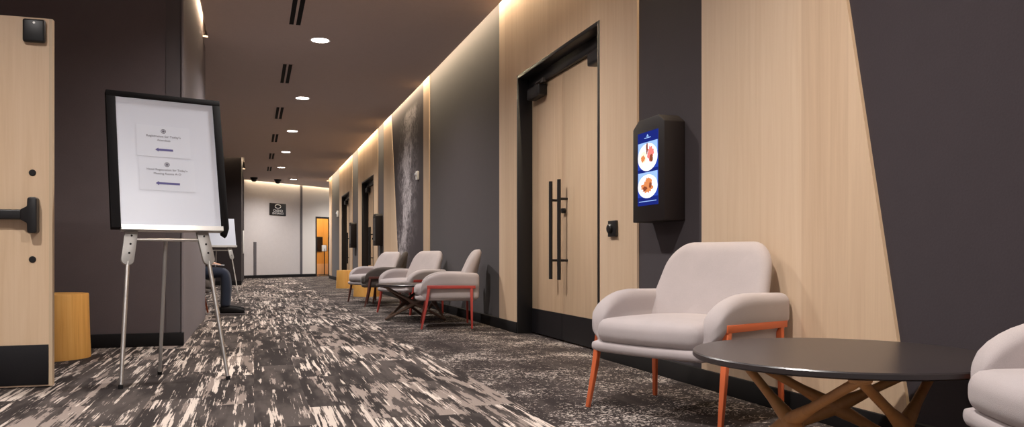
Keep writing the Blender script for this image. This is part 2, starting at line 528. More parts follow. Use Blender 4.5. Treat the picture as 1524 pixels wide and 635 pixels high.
# concealed cove lights (LED tape on the upper side of the ceiling edge, out of sight)
def cove(label, p0, p1, inward, watt):
    p0 = Vector(p0); p1 = Vector(p1); L = (p1 - p0).length
    ang = math.atan2(p1.y - p0.y, p1.x - p0.x)
    t = thing('cove_light', label, 'light', ((p0 + p1) / 2), ang, 'hidden cove lights')
    MB().box(-L / 2, L / 2, -0.012, 0.012, 0.02, 0.035).obj('light_channel', M['alu'], t)
    lamp('led_strip', 'AREA', watt * L, COVE, (0, 0, 0.015), (0, 0, 0), t, shape='RECTANGLE', size=L, size_y=0.02)
cove('warm light strip hidden in the ceiling slot above the right wall', (2.285, -2.9, 3.30), (2.285, YE - .05, 3.30), 0, COVE_W)
fp0 = far_pt(-0.25, 0.055); fp1 = far_pt(4.9, 0.055)
cove('warm light strip hidden in the slot above the pale end wall', (*fp0, 3.30), (*fp1, 3.30), 0, COVE_W)
cove('warm light strip hidden in the slot beside the charcoal wall corner on the left', (-0.53, 7.1, 3.34), (-0.53, 9.58, 3.34), 0, COVE_W * 1.6)
cove('warm light strip hidden above the dark block past the seated person', (-1.65, 21.16, 3.30), (-0.32, 21.16, 3.30), 0, COVE_W * 0.5)
cove('short light strip hidden in the slot at the corner of the far dark block', (-0.268, 21.3, 3.34), (-0.268, 23.85, 3.34), 0, COVE_W * 1.3)

# ------------------------------------------------------------------ doors
def pull_handle(parent, y, z0, z1, x):
    b = MB().tube([(x, y, z0), (x, y, z1)], 0.016, 14)
    for zz in (z0 + 0.16, z1 - 0.16):
        b.tube([(x, y, zz), (x + 0.075, y, zz)], 0.011, 10)
    return b.obj('pull_handle', M['black'], parent, bevel=0)
def double_door(n, y0, y1):
    xl = XW + 0.136
    root = bpy.data.objects.new('door_%d' % n, None); COL.objects.link(root)
    root.location = (0, y0, 0); struct(root)
    W = y1 - y0; t = 0.03
    b = MB()
    b.box(XW - 0.006, xl + 0.05, 0, t, 0, DOOR_H); b.box(XW - 0.006, xl + 0.05, W - t, W, 0, DOOR_H)
    b.box(XW - 0.006, xl + 0.05, t, W - t, DOOR_H - t, DOOR_H)
    b.box(xl - 0.035, xl + 0.05, t, W - t, DOOR_H - 0.125, DOOR_H - t)
    b.obj('door_frame', M['black'], root, bevel=0.002)
    mid = W / 2 + 0.11
    mid = (6.352 - 5.276)
    for (a, c, s) in ((t + 0.012, mid - 0.002, -1), (mid + 0.002, W - t - 0.003, 1)):
        d = MB().box(xl, xl + 0.045, a, c, 0.012, DOOR_H - 0.127).obj('door_leaf', M['oak_door'], root, bevel=0.002)
        MB().box(xl - 0.004, xl + 0.001, a + 0.001, c - 0.001, 0.014, 0.236).obj('kick_plate', M['kick'], d)
        pull_handle(d, mid + s * 0.083 + (0.0 if s > 0 else -0.03), 0.525, 1.356, xl - 0.075)
        # surface door closer at the head of the leaf
        cy = (c - 0.25) if s > 0 else (a + 0.15)
        h = MB().soft(0.045, 0.16, 0.055, 0.02, 6).obj('door_closer', M['black'], d, loc=(xl - 0.045, cy, DOOR_H - 0.20))
        MB().tube([(-0.01, 0.02, 0.05), (-0.02, -0.06, 0.075), (0.0, -0.16, 0.085)], 0.009, 8).box(-0.01, 0.02, -0.19, -0.13, 0.06, 0.095).obj('closer_arm', M['grey_metal'], h)
    MB().tube([(xl - 0.03, mid - 0.06, 1.10), (xl, mid - 0.06, 1.10)], 0.022, 16).obj('lock_cylinder', M['black'], root)
    return root
for i, (a, c) in enumerate(DOORS):
    double_door(i + 1, a, c)

# open leaf on the left edge of the view
root = bpy.data.objects.new('door_4', None); COL.objects.link(root); struct(root)
root.location = (-1.06, 5.0, 0)
leaf = MB().box(-0.94, -0.0015, 0.0015, 0.045, 0.008, 2.025).obj('door_leaf', M['oak_door'], root)
MB().box(-0.0015, 0.003, 0.0, 0.046, 0.008, 2.025).box(-0.014, -0.0015, 0.0, 0.0015, 0.008, 2.025).obj('edge_band', M['oak_edge'], leaf)
MB().box(-0.93, -0.016, -0.004, 0.002, 0.016, 0.235).obj('kick_plate', M['kick'], leaf, bevel=0.001)
b = MB().box(-0.88, -0.075, -0.055, -0.02, 0.918, 0.972)
b.obj('push_bar', M['black'], leaf, bevel=0.008, seg=3)
MB().prism([(-0.14, 0.918), (-0.108, 0.90), (-0.106, 0.85), (-0.098, 0.845), (-0.068, 0.845), (-0.06, 0.853), (-0.06, 1.032), (-0.068, 1.04), (-0.098, 1.04), (-0.106, 1.032), (-0.108, 0.99), (-0.14, 0.972)],
           -0.062, 0.003, 'y').obj('bar_housing', M['black'], leaf, bevel=0.006, seg=3)
MB().box(-0.137, -0.027, -0.03, 0.002, 1.885, 2.012).obj('closer_bracket', M['black'], leaf, bevel=0.012, seg=3)
MB().tube([(-0.08, -0.032, 1.99), (-0.08, -0.028, 1.99)], 0.006, 10).obj('screw', M['alu'], leaf)
for zz in (0.702, 1.176):
    MB().lathe([(0, 0.004), (0.014, 0.004), (0.018, 0), (0.018, -0.01)], seg=20).obj('bolt_cap', M['black'], leaf, loc=(-0.094, -0.001, zz)).rotation_euler = (R(90), 0, 0)

# ------------------------------------------------------------------ ceiling fittings
def downlight():
    t = thing('ceiling_downlight', '', 'ceiling light')
    MB().lathe([(0.095, 0.0), (0.112, -0.004), (0.115, 0.0), (0.115, 0.004)], seg=36).obj('trim_ring', M['white'], t)
    MB().lathe([(0, -0.003), (0.075, -0.0035), (0.095, -0.002), (0.095, 0.003)], seg=32).obj('lamp_lens', M['lens'], t)
    lamp('lamp_light', 'SPOT', SPOT_W, WARM, (0, 0, -0.015), (0, 0, 0), t, spot_size=R(150), spot_blend=0.9, shadow_soft_size=0.07)
    return t
DL = [(0.715, 9.37, 'bright round ceiling downlight nearest the camera in the corridor row'),
      (0.715, 12.88, 'second round ceiling downlight from the near end of the row'),
      (0.715, 16.34, 'third round ceiling downlight from the near end of the row'),
      (0.715, 19.66, 'fourth round ceiling downlight from the near end of the row'),
      (0.715, 23.1, 'fifth round ceiling downlight, last of the straight row'),
      (1.2, 26.6, 'small downlight set off the row near the pale end wall'),
      (0.715, 5.85, 'ceiling downlight above the corridor just in front of the oak double door'),
      (0.715, 2.36, 'ceiling downlight overhead between the camera and the grey armchair'),
      (0.715, -1.15, 'ceiling downlight behind the camera'),
      (3.7, 28.6, 'unseen downlight added around the far right corner to brighten the end wall'),  # added lamp out of view, lifts the white part of the end wall
      (-0.95, -1.15, 'unseen downlight added behind the camera on the left side as front fill'),  # added lamp, outside the row; fills surfaces facing the camera
      (-1.55, 2.9, 'unseen downlight added to brighten the bay with the open oak door')]  # added lamp out of view, brightens the open leaf and left bay
d0 = downlight()
for i, (x, y, lb) in enumerate(DL):
    d = d0 if i == 0 else copy_tree(d0)
    d.location = (x, y, ZC); d['label'] = lb; d['group'] = 'corridor downlights'

v0 = thing('ceiling_vent', '', 'vent')
b = MB()
for x0, x1 in ((-0.075, -0.058), (-0.012, 0.012), (0.058, 0.075)):
    b.box(x0, x1, -0.6, 0.6, -0.006, 0.0)
b.box(-0.058, 0.058, -0.6, -0.59, -0.006, 0).box(-0.058, 0.058, 0.59, 0.6, -0.006, 0)
b.obj('frame', M['ceiling'], v0)
for x0 in (-0.058, 0.012):
    MB().box(x0, x0 + 0.046, -0.59, 0.59, -0.003, -0.0005).obj('slot', M['matte_black'], v0)
VN = [(8.22, 'nearest black two-slot linear vent, cut by the top of the photo'), (11.23, 'second black two-slot linear ceiling vent from the near end'),
      (14.34, 'third black two-slot linear ceiling vent from the near end'), (17.4, 'fourth black two-slot linear ceiling vent from the near end'),
      (20.57, 'fifth black two-slot linear ceiling vent, second last of the row'), (23.55, 'last black two-slot linear ceiling vent towards the end wall')]
for i, (y, lb) in enumerate(VN):
    v = v0 if i == 0 else copy_tree(v0)
    v.location = (0.41, y, ZC); v['label'] = lb; v['group'] = 'linear ceiling vents'

for i, (x, y, lb) in enumerate([(0.0, 26.3, 'left black dome camera on the ceiling by the end wall'), (0.72, 26.75, 'right black dome camera on the ceiling by the end wall')]):
    t = thing('dome_camera', lb, 'security camera', (x, y, ZC), 0, 'ceiling dome cameras')
    MB().lathe([(0, 0), (0.11, 0), (0.115, -0.02), (0.10, -0.05), (0.085, -0.055)], seg=28).obj('housing', M['brown_black'], t)
    MB().lathe([(0.085, -0.05), (0.08, -0.09), (0.055, -0.125), (0.0, -0.138)], seg=28).obj('dome', M['black'], t)

# ------------------------------------------------------------------ right wall fittings
o = MB().prism([(11.57, 0.11), (13.60, 0.11), (14.46, ZT - 0.12), (11.57, ZT - 0.12)], XD - 0.008, XD, 'x').obj('wall_mural', M['mural'])
tag(o, 'tall dark mural with a pale wispy plume between two oak strips', 'mural')

def kiosk(label, yc, zc=1.232, lit=True):
    t = thing('display_kiosk', label, 'screen', (XD, yc, zc), 0, 'wall display boxes')
    hw, hh, c = 0.20, 0.307, 0.075
    pts = [(-hw, -hh), (hw, -hh), (hw, hh - 0.045), (hw - c, hh), (-hw + c, hh), (-hw, hh - 0.045)]
    MB().prism(pts, -0.135, 0, 'x').obj('casing', M['brown_black'], t, bevel=0.006, seg=2)
    s = MB().box(-0.137, -0.134, -0.128, 0.128, -0.21, 0.226).obj('screen', M['scr_blue'] if lit else M['black'], t)
    if not lit: return t
    x = -0.1375
    for z0, z1 in ((0.165, 0.226), (-0.014, 0.006), (-0.21, -0.16)):
        MB().box(x, x + .001, -0.128, 0.128, z0, z1).obj('band', M['scr_dark'], s)
    for z0, z1 in ((0.10, 0.165), (-0.08, -0.014)):
        MB().box(x, x + .001, -0.122, 0.122, z0, z1).obj('backdrop', M['scr_pale'], s)
    def disc(name, cy, cz, ry, rz_, m, dx, seg=28, wob=0.0, clip=None):
        rnd = random.Random(hash((round(cy * 1000), round(cz * 1000))) & 255)
        pts = []
        for k in range(seg):
            a = 2 * math.pi * k / seg; q = 1 + wob * (rnd.random() - 0.5)
            pts.append((max(-0.124, min(0.124, cy + ry * q * math.cos(a))), cz + rz_ * q * math.sin(a)))
        MB().prism(pts, x - dx, x - dx + 0.0008, 'x').obj(name, m, s)
    for cz, kind in ((0.075, 0), (-0.098, 1)):
        disc('plate', 0.0, cz, 0.124, 0.082 if kind == 0 else 0.07, M['scr_white'], 0.0008)
        if kind == 0:
            disc('food', 0.05, cz + 0.005, 0.04, 0.036, M['scr_cream'], 0.0016, wob=0.2)
            disc('food', 0.055, cz - 0.004, 0.026, 0.02, M['scr_food'], 0.0024, wob=0.4)
            disc('food', -0.04, cz + 0.016, 0.04, 0.045, M['scr_pink'], 0.0016, wob=0.5)
            disc('food', -0.05, cz - 0.01, 0.022, 0.02, M['scr_food_dark'], 0.0024, wob=0.5)
            disc('food', 0.004, cz + 0.05, 0.012, 0.032, M['scr_food_dark'], 0.0024, wob=0.4)
        else:
            disc('food', 0.0, cz - 0.004, 0.07, 0.036, M['scr_food'], 0.0016, wob=0.45)
            disc('food', -0.02, cz + 0.022, 0.04, 0.032, M['scr_food'], 0.0024, wob=0.5)
            disc('food', 0.03, cz - 0.012, 0.026, 0.014, M['scr_food_dark'], 0.0032, wob=0.6)
            disc('food', -0.04, cz + 0.004, 0.016, 0.018, M['scr_food_dark'], 0.0032, wob=0.6)
    MB().box(x - .001, x, -0.04, 0.04, 0.188, 0.192).obj('header_line', M['scr_pale'], s)
    MB().prism([(-0.014, 0.196), (0.014, 0.196), (0.0, 0.212)], x - .001, x, 'x').obj('header_mark', M['scr_pale'], s)
    MB().box(x - .001, x, -0.11, 0.11, -0.188, -0.184).obj('footer_line', M['scr_pale'], s)
    return t
kiosk('dark brown wall display with two food pictures above the nearest armchair', 4.306)
kiosk('dark wall display box beside the second oak double door', 15.72, lit=False)
kiosk('furthest dark wall display box, beside the last double door', 19.87, lit=False)

t = thing('card_reader', 'small black card reader on the oak panel right of the near door', 'card reader', (XW, 5.035, 0.908))
MB().box(-0.02, 0, -0.062, 0.062, -0.055, 0.055).obj('plate', M['black'], t, bevel=0.004)
MB().lathe([(0.034, 0), (0.034, 0.012), (0.026, 0.02), (0, 0.022)], seg=28).obj('knob', M['black'], t, loc=(-0.018, 0.02, 0.0)).rotation_euler = (0, R(-90), 0)

t = thing('strobe_alarm', 'small white alarm strobe fixed on the dark mural', 'alarm', (XD - 0.008, 11.95, 1.93))
MB().box(-0.035, 0, -0.055, 0.055, -0.065, 0.065).obj('base', M['white'], t, bevel=0.008)
MB().soft(0.012, 0.03, 0.022, 0.01, 4).obj('strobe_lens', M['board'], t, loc=(-0.044, 0, 0.015))
t = thing('strobe_alarm', 'small white alarm box on the last dark panel before the corridor end', 'alarm', (XD, 24.05, 1.96))
MB().box(-0.05, 0, -0.07, 0.07, -0.09, 0.09).obj('base', M['white'], t, bevel=0.01)
MB().soft(0.014, 0.03, 0.03, 0.012, 4).obj('strobe_lens', M['board'], t, loc=(-0.06, 0, 0.02))

# far wall sign
t = thing('direction_sign', 'black square sign with white lettering on the pale end wall', 'sign')
t.matrix_world = FM @ Matrix.Translation((1.47, -0.005, 2.285))
MB().box(-0.36, 0.36, -0.02, 0, -0.205, 0.205).obj('plate', M['black'], t, bevel=0.01)
b = MB()
b.tube([(-0.02 + 0.11 * math.cos(a) * (1 if math.cos(a) < 0 else 1.25), -0.022, 0.10 + 0.06 * math.sin(a)) for a in [2 * math.pi * k / 28 for k in range(28)]] + [(0.1175, -0.022, 0.10)], 0.013, 6)
b.obj('emblem', M['white'], t)
text_mesh('text', 'CASINO', 0.115, M['white'], t, (0, -0.021, -0.045), (R(90), 0, 0), 0.002)
text_mesh('text', 'ENTRANCE', 0.095, M['white'], t, (0, -0.021, -0.135), (R(90), 0, 0), 0.002)

o = MB().box(-0.303, -0.272, 24.2, 24.6, 0.80, 1.45).obj('wall_panel', M['white'], bevel=0.004)
tag(o, 'narrow white panel on the side of the far dark block', 'wall panel')

# stand sign in the far doorway
t = thing('sign_stand', 'thin black pole stand with a small white sign in the far doorway', 'sign stand')
t.matrix_world = FM @ Matrix.Translation((3.98, 0.32, 0))
MB().lathe([(0, 0.0), (0.15, 0.0), (0.155, 0.012), (0.03, 0.03), (0, 0.032)], seg=32).obj('base', M['black'], t)
MB().tube([(0, 0, 0.02), (0, 0, 1.0)], 0.018, 12).obj('pole', M['black'], t)
MB().box(-0.13, 0.13, -0.012, 0.012, 0.90, 1.12).obj('sign_face', M['white'], t, bevel=0.006)
MB().box(-0.14, 0.14, 0.012, 0.02, 0.89, 1.13).obj('sign_frame', M['black'], t)
for i, (u, lb) in enumerate([(6.02, 'left dark notice board on the amber lobby wall through the doorway'), (6.66, 'right dark notice board on the amber lobby wall through the doorway')]):
    t = thing('notice_board', lb, 'notice board')
    t.matrix_world = FM @ Matrix.Translation((u, 2.598, 1.2))
    MB().box(-0.16, 0.16, -0.03, 0, -0.3, 0.3).obj('frame', M['black'], t, bevel=0.005)
    MB().box(-0.12, 0.12, -0.034, -0.03, -0.26, 0.26).obj('panel', M['brown_black'], t)
t = thing('ceiling_downlight', 'unseen warm downlight added to light the amber lobby beyond the doorway', 'ceiling light')  # added lamp, itself never in view, so the lobby reads bright
t.matrix_world = FM @ Matrix.Translation((5.6, 1.3, 3.0))
MB().lathe([(0.078, 0.0), (0.098, -0.004), (0.10, 0.0)], seg=30).obj('trim_ring', M['white'], t)
MB().lathe([(0, -0.003), (0.078, -0.003), (0.078, 0.0)], seg=30).obj('lamp_lens', M['lens'], t)
lamp('lamp_light', 'POINT', 90, (1, 0.8, 0.55), (0, 0, -0.12), (0, 0, 0), t, shadow_soft_size=0.08)

# ------------------------------------------------------------------ armchairs
def rrect(hx, hz, r, n=8):
    pts = []
    r = max(1e-4, min(r, hx, hz))
    for sx, sz, a0 in ((1, 1, 0), (-1, 1, 90), (-1, -1, 180), (1, -1, 270)):
        for k in range(n + 1):
            a = R(a0 + 90 * k / n)
            pts.append((sx * (hx - r) + r * math.cos(a), sz * (hz - r) + r * math.sin(a)))
    return pts
def pillow(mb, hx, hz, rc, th, fn, crown=0.01, m=6, inner=5):
    """rounded-outline cushion slab in the x-z plane, thickness th along y"""
    rings = []
    for sgn in (1, -1):
        rs = []
        for k in range(m + 1):
            a = R(90 * k / m)
            d = th / 2 * (1 - math.cos(a)); y = th / 2 * math.sin(a)
            rs.append(([p for p in rrect(hx - d, hz - d, rc - d)], y))
        d0 = th / 2
        mx = min(hx, hz) - d0
        for k in range(1, inner + 1):
            q = k / (inner + 0.35)
            d = d0 + mx * q
            rs.append((rrect((hx - d0) * (1 - q), (hz - d0) * (1 - q), (rc - d0) * (1 - q)), th / 2 + crown * math.sin(R(90) * q)))
        rings.append((sgn, rs))
    bm = mb.bm
    first = None
    for sgn, rs in rings:
        prev = None
        for i, (pts, y) in enumerate(rs):
            if i == 0 and first is not None:
                vs = first
            else:
                vs = [bm.verts.new(fn(p[0], sgn * y, p[1])) for p in pts]
            if i == 0 and first is None: first = vs
            if prev:
                n = len(vs)
                for k in range(n):
                    f = bm.faces.new((prev[k], prev[(k + 1) % n], vs[(k + 1) % n], vs[k])); f.smooth = True
            prev = vs
        f = bm.faces.new(prev); f.smooth = True
    return mb

def armchair(label, loc, rz, fabric, frame):
    t = thing('armchair', label, 'armchair', loc, R(rz), 'upholstered armchairs')
    # seat cushion
    def fs(x, y, z):
        z += 0.018 * max(0, 1 - (x / 0.27) ** 2) * (1 if z > 0 else 0) * max(0, 1 - (y / 0.28) ** 2)
        y -= 0.025 * max(0, 1 - (x / 0.27) ** 2) * (1 if y < 0 else 0)
        return (x, y - 0.065, z + 0.375)
    MB().soft(0.285, 0.285, 0.058, 0.05, 14, fs).obj('seat_cushion', fabric, t, angle=80)
    # shell under the seat, its lip showing below the cushion
    def fb(x, y, z):
        y -= 0.03 * max(0, 1 - (x / 0.34) ** 2) * (1 if y < 0 else 0)
        return (x, y - 0.045, z + 0.302)
    MB().soft(0.322, 0.29, 0.028, 0.027, 12, fb).obj('seat_shell', fabric, t, angle=80)
    # arms: quarter-round front, level top
    for sx in (-1, 1):
        def fa(x, y, z, sx=sx):
            # y in -.29...29, z in -.14...14
            q = (y + 0.29) / 0.58
            zt = 0.565 - 0.012 * q
            k = max(0.0, 1 - q / 0.50)
            top = 0.31 + (zt - 0.31) * (0.36 + 0.64 * math.sqrt(max(0, 1 - k ** 2.2)))
            rel = (z + 0.14) / 0.28
            zz = 0.282 + rel * (top - 0.282)
            e = max(0.0, min(1.0, (rel - 0.30) / 0.3)); lean = 0.034 * e * e * (3 - 2 * e)
            bow = -0.014 * (1 - q) ** 3
            return (sx * (0.293 + lean + bow) + x, y - 0.015, zz)
        MB().soft(0.046, 0.29, 0.14, 0.044, 16, fa).obj('armrest', fabric, t, angle=80)
    # back: rounded trapezoid, leaning, gently dished
    def fk(x, y, z):
        rel = (z + 0.245) / 0.49
        x *= 1.03 - 0.20 * rel
        y *= 1.08 - 0.3 * rel
        y2 = y - 0.10 * (x / 0.33) ** 2 * (0.9 - 0.55 * rel) + 0.15 * rel + 0.14
        return (x, y2, z + 0.545)
    pillow(MB(), 0.335, 0.245, 0.13, 0.11, fk, 0.012).obj('backrest', fabric, t, angle=80)
    # metal frame
    for sx in (-1, 1):
        x = sx * 0.353
        MB().tube([(x, -0.225, 0.405), (x + sx * 0.004, -0.258, 0.20), (x + sx * 0.014, -0.30, 0.0)], [0.0145, 0.013, 0.0095], square=True).obj('leg', frame, t, bevel=0.003)
        MB().tube([(x, 0.195, 0.405), (x + sx * 0.004, 0.20, 0.0)], [0.014, 0.0095], square=True).obj('leg', frame, t, bevel=0.003)
        MB().box(x - 0.016, x + 0.016, -0.245, 0.235, 0.398, 0.432).obj('side_rail', frame, t, bevel=0.004)
    return t
armchair('nearest whole light grey armchair with orange legs, left of the big round table', (1.943, 3.345, 0), -65.8, M['fabric'], M['orange'])
armchair('light grey armchair cut off by the right edge, right of the big table', (1.985, 1.255, 0), -110, M['fabric'], M['orange'])
armchair('light grey armchair seen side-on with coral red frame, mid corridor', (1.935, 8.14, 0), -101, M['fabric'], M['red'])
armchair('light grey armchair with red legs just behind the small crossed-leg table', (1.93, 10.16, 0), -66, M['fabric'], M['red'])
armchair('dark grey armchair with brown legs, between two pale armchairs', (1.85, 11.80, 0), -100, M['fabric_dark'], M['red_brown'])
armchair('furthest light grey armchair with brown legs, by the round wood stumps', (1.84, 12.72, 0), -66, M['fabric'], M['red_brown'])

# ------------------------------------------------------------------ round tables
def round_table(label, loc, rz, wood, r=0.478, h=0.405):
    t = thing('coffee_table', label, 'coffee table', loc, rz, 'round coffee tables')
    MB().lathe([(0, h - 0.022), (r - 0.006, h - 0.022), (r, h - 0.017), (r, h - 0.004), (r - 0.004, h), (0, h)], seg=96).obj('tabletop', M['table_top'], t)
    tops = [Vector((0.385 * math.cos(R(a)), 0.385 * math.sin(R(a)), 0)) for a in (0, 120, 240)]
    for i in range(3):
        A, B = tops[i], tops[(i + 1) % 3]
        b = MB()
        zt, zb = h - 0.034, 0.013
        mid = (A + B) / 2
        for P, Q in ((A, B), (B, A)):
            p0 = Vector((P.x, P.y, zt)); p1 = Vector((Q.x, Q.y, zb))
            pts = []; rr = []
            for k in range(13):
                q = k / 12
                p = p0.lerp(p1, q)
                pts.append(p)
                rr.append(0.0155 + 0.013 * math.exp(-((q - 0.5) / 0.11) ** 2))
            out = (mid).normalized()
            b.tube(pts, rr, 10, up=out)
        b.obj('cross_leg', wood, t)
    for i in range(3):
        MB().soft(0.026, 0.026, 0.011, 0.010, 4).obj('top_joint', wood, t, loc=(tops[i].x, tops[i].y, h - 0.033))
    return t
round_table('large round dark-topped coffee table on crossed oak legs in the foreground', (1.835, 2.186, 0), R(-3), M['table_wood'])
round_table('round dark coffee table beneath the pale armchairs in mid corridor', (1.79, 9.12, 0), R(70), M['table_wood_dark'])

# ------------------------------------------------------------------ wood stumps
def stump(label, loc, r, h, rz=0):
    t = thing('wood_stump', label, 'stump table', loc, rz, 'round wood stumps')
    rnd = random.Random(int(h * 1000) + int(loc[1] * 10))
    prof_n = 40
    amp = [rnd.uniform(-0.012, 0.012) for _ in range(6)]
    b = MB()
    rings = []
    for (q, z) in ((1.03, 0.0), (1.035, 0.02), (1.0, h * 0.5), (0.975, h - 0.008), (0.965, h)):
        rings.append([(r * q * (1 + sum(a * math.cos((k + 2) * 2 * math.pi * j / prof_n + k) for k, a in enumerate(amp[:4]))) * math.cos(2 * math.pi * j / prof_n),
                       r * q * (1 + sum(a * math.cos((k + 2) * 2 * math.pi * j / prof_n + k) for k, a in enumerate(amp[:4]))) * math.sin(2 * math.pi * j / prof_n), z) for j in range(prof_n)])
    v = [p for rg in rings for p in rg]
    n = prof_n
    f = [(i * n + j, i * n + (j + 1) % n, (i + 1) * n + (j + 1) % n, (i + 1) * n + j) for i in range(4) for j in range(n)]
    f.append(tuple(range(n)))
    b.add(v, f, True)
    b.obj('trunk', M['stump'], t, angle=50)
    MB().prism([(p[0] * 0.995, p[1] * 0.995) for p in rings[-1]], h - 0.004, h + 0.001).obj('cut_top', M['stump'], t)
    return t
stump('tall amber wood stump beside the open oak door on the left', (-1.35, 6.42, 0), 0.225, 0.455)
stump('furthest amber wood stump near the corridor end', (2.0, 18.5, 0), 0.235, 0.40)
stump('amber wood stump half hidden behind the pale armchair legs', (1.93, 14.6, 0), 0.23, 0.26)

# ------------------------------------------------------------------ easels
def easel(label, loc, rz, group='flip chart easels', hh=0.405, zc=1.27, flaps=True):
    t = thing('flipchart_easel', label, 'easel', loc, rz, group)
    k = 0.28
    def P(u, z, d=0.0):            # point on the leaning front plane; d towards the viewer
        return Vector((u, k * z - d, z + d * k))
    tilt = math.atan(k)
    # board frame of reference
    bd = bpy.data.objects.new('board', None); 
    bm_ = Matrix.Translation(P(0.026, zc)) @ Matrix.Rotation(-tilt, 4, 'X')
    hw = 0.277
    b = MB(bm_)
    b.box(-hw, hw, -0.022, -0.004, -hh, hh)
    body = b.obj('whiteboard', M['board'], t)
    b = MB(bm_)
    if not flaps:
        b.box(-hw - 0.008, hw + 0.008, -0.003, 0.014, -hh - 0.004, hh + 0.008)
    else:
      b.prism([(-hw - 0.05, -hh - 0.005), (-hw, -hh - 0.005), (-hw, hh), (-hw - 0.05, hh)], -0.03, 0.02, 'y')
      b.prism([(hw, -hh - 0.03), (hw + 0.028, -hh - 0.05), (hw + 0.045, -hh), (hw + 0.045, hh), (hw, hh)], -0.03, 0.02, 'y')
      b.box(-hw - 0.05, hw + 0.045, -0.03, 0.02, hh, hh + 0.035)
      b.box(-hw, hw, -0.003, 0.012, -hh, hh)
    b.obj('board_frame', M['matte_black'], body, bevel=0.003)
    b = MB(bm_)
    b.box(-hw - 0.002, hw + 0.004, -0.05, -0.004, -hh - 0.022, -hh - 0.004).box(-hw - 0.002, hw + 0.004, -0.055, -0.05, -hh - 0.022, -hh + 0.006)
    b.obj('pen_tray', M['alu'], t)
    # legs
    for sx, u0, u1 in ((-1, -0.20, -0.284), (1, 0.20, 0.284)):
        zt = 0.875; zp = 0.70
        ut = u0 - sx * 0.008; ub = u0 + sx * 0.022
        a = P(ut, zt); c = P(ub, zp)
        pm = Matrix.Translation(P((ut + ub) / 2, (zt + zp) / 2)) @ Matrix.Rotation(-tilt, 4, 'X') @ Matrix.Rotation(math.atan2((ub - ut), (zt - zp)) * -1 * -1, 4, 'Y') if False else None
        d = (c - a); L = d.length
        zax = -d.normalized(); yax = Vector((0, 1, -k)).normalized(); xax = yax.cross(zax).normalized(); yax = zax.cross(xax)
        pm = Matrix((xax, yax, zax)).transposed().to_4x4(); pm.translation = (a + c) / 2
        pts = [(-0.034, L / 2), (0.034, L / 2), (0.034, -L / 2)] + [(0.034 * math.cos(R(-q)), -L / 2 - 0.02 + 0.034 * math.sin(R(-q)) + 0.02) for q in range(20, 180, 20)] + [(-0.034, -L / 2)]
        pl = MB(pm).prism(pts, -0.012, 0.012, 'y').obj('hinge_plate', M['plate_grey'], t, bevel=0.002)
        for zz in (0.05, 0.0, -0.055):
            MB(pm).tube([(0.003, -0.0145, zz), (0.003, -0.011, zz)], 0.006, 10).obj('rivet', M['matte_black'], pl)
        lg = MB().tube([P(ub, zp - 0.01), P((ub + u1) / 2, zp / 2), P(u1, 0.012)], [0.0125, 0.0125, 0.0105], 12).obj('leg', M['alu'], t)
        MB().tube([P(u1, 0.02), P(u1 + sx * 0.002, 0.0)], 0.0125, 12).obj('rubber_foot', M['matte_black'], lg)
        # black uprights behind the board
        MB().tube([P(ut, zt, -0.03), P(ut * 0.9, zc + hh * 0.8, -0.03)], 0.014, 10).obj('upright', M['matte_black'], t)
    MB().tube([P(-0.205, 0.815), P(0.205, 0.815)], 0.009, 10).obj('crossbar', M['alu'], t)
    lg = MB().tube([P(-0.005, 0.83, -0.03), Vector((-0.005, 0.445, 0.012))], [0.011, 0.0105], 12).obj('leg', M['plate_grey'], t)
    MB().tube([Vector((-0.005, 0.44, 0.02)), Vector((-0.005, 0.446, 0.0))], 0.013, 12).obj('rubber_foot', M['matte_black'], lg)
    t.location = loc
    return t, bm_
E1 = (-0.416, 4.90, 0); A1 = 0.286
e1, BM = easel('large flip chart easel with white board in the left foreground', E1, A1)
e2, BM2 = easel('small far flip chart easel beyond the seated person', (-0.50, 13.7, 0), 0.30, hh=0.235, zc=1.105, flaps=False)

def paper(label, root_m, u, v, w_, h_, lines, arrow_w, logo=True, bmx=None):
    mtx = root_m @ (bmx or BM) @ Matrix.Translation((u, -0.0225, v)) @ Matrix.Rotation(R(0.6), 4, 'Y')
    t = thing('paper_sign', label, 'paper sign', (0, 0, 0), 0, 'paper signs')
    t.matrix_world = mtx
    MB().box(-w_ / 2, w_ / 2, -0.001, 0.0, -h_ / 2, h_ / 2).obj('sheet', M['paper'], t)
    if logo:
        MB().lathe([(0.0105, 0), (0.0145, 0.0006), (0.0145, 0), (0.0105, 0)], seg=20).lathe([(0, 0.0005), (0.008, 0.0005), (0.008, 0)], seg=8).obj('logo', M['ink'], t, loc=(0, -0.001, h_ * 0.33)).rotation_euler = (R(90), 0, 0)
    for i, (s_, sz) in enumerate(lines):
        text_mesh('text', s_, sz, M['ink'], t, (0, -0.0012, h_ * (0.16 - 0.125 * i)), (R(90), 0, 0), 0.0003)
    a = arrow_w / 2; z0 = -h_ * 0.27; q = 0.0065
    MB().prism([(-a, z0), (-a + 0.018, z0 + 2.0 * q), (-a + 0.018, z0 + q), (a, z0 + q), (a, z0 - q), (-a + 0.018, z0 - q), (-a + 0.018, z0 - 2.0 * q)], -0.0016, -0.0006, 'y').obj('arrow', M['violet'], t)
    return t
RM = Matrix.Translation(E1) @ Matrix.Rotation(A1, 4, 'Z')
paper('upper paper notice with a short arrow on the large white board', RM, -0.022, 0.137, 0.30, 0.20, [('Registration for Today\u2019s', 0.020), ('Attendees', 0.018)], 0.10)
paper('lower paper notice with a longer arrow on the large white board', RM, -0.012, -0.076, 0.31, 0.20, [('Hotel Registration for Today\u2019s', 0.0185), ('Meeting Rooms A\u2013D', 0.018)], 0.135)
RM2 = Matrix.Translation((-0.50, 13.7, 0)) @ Matrix.Rotation(0.30, 4, 'Z')
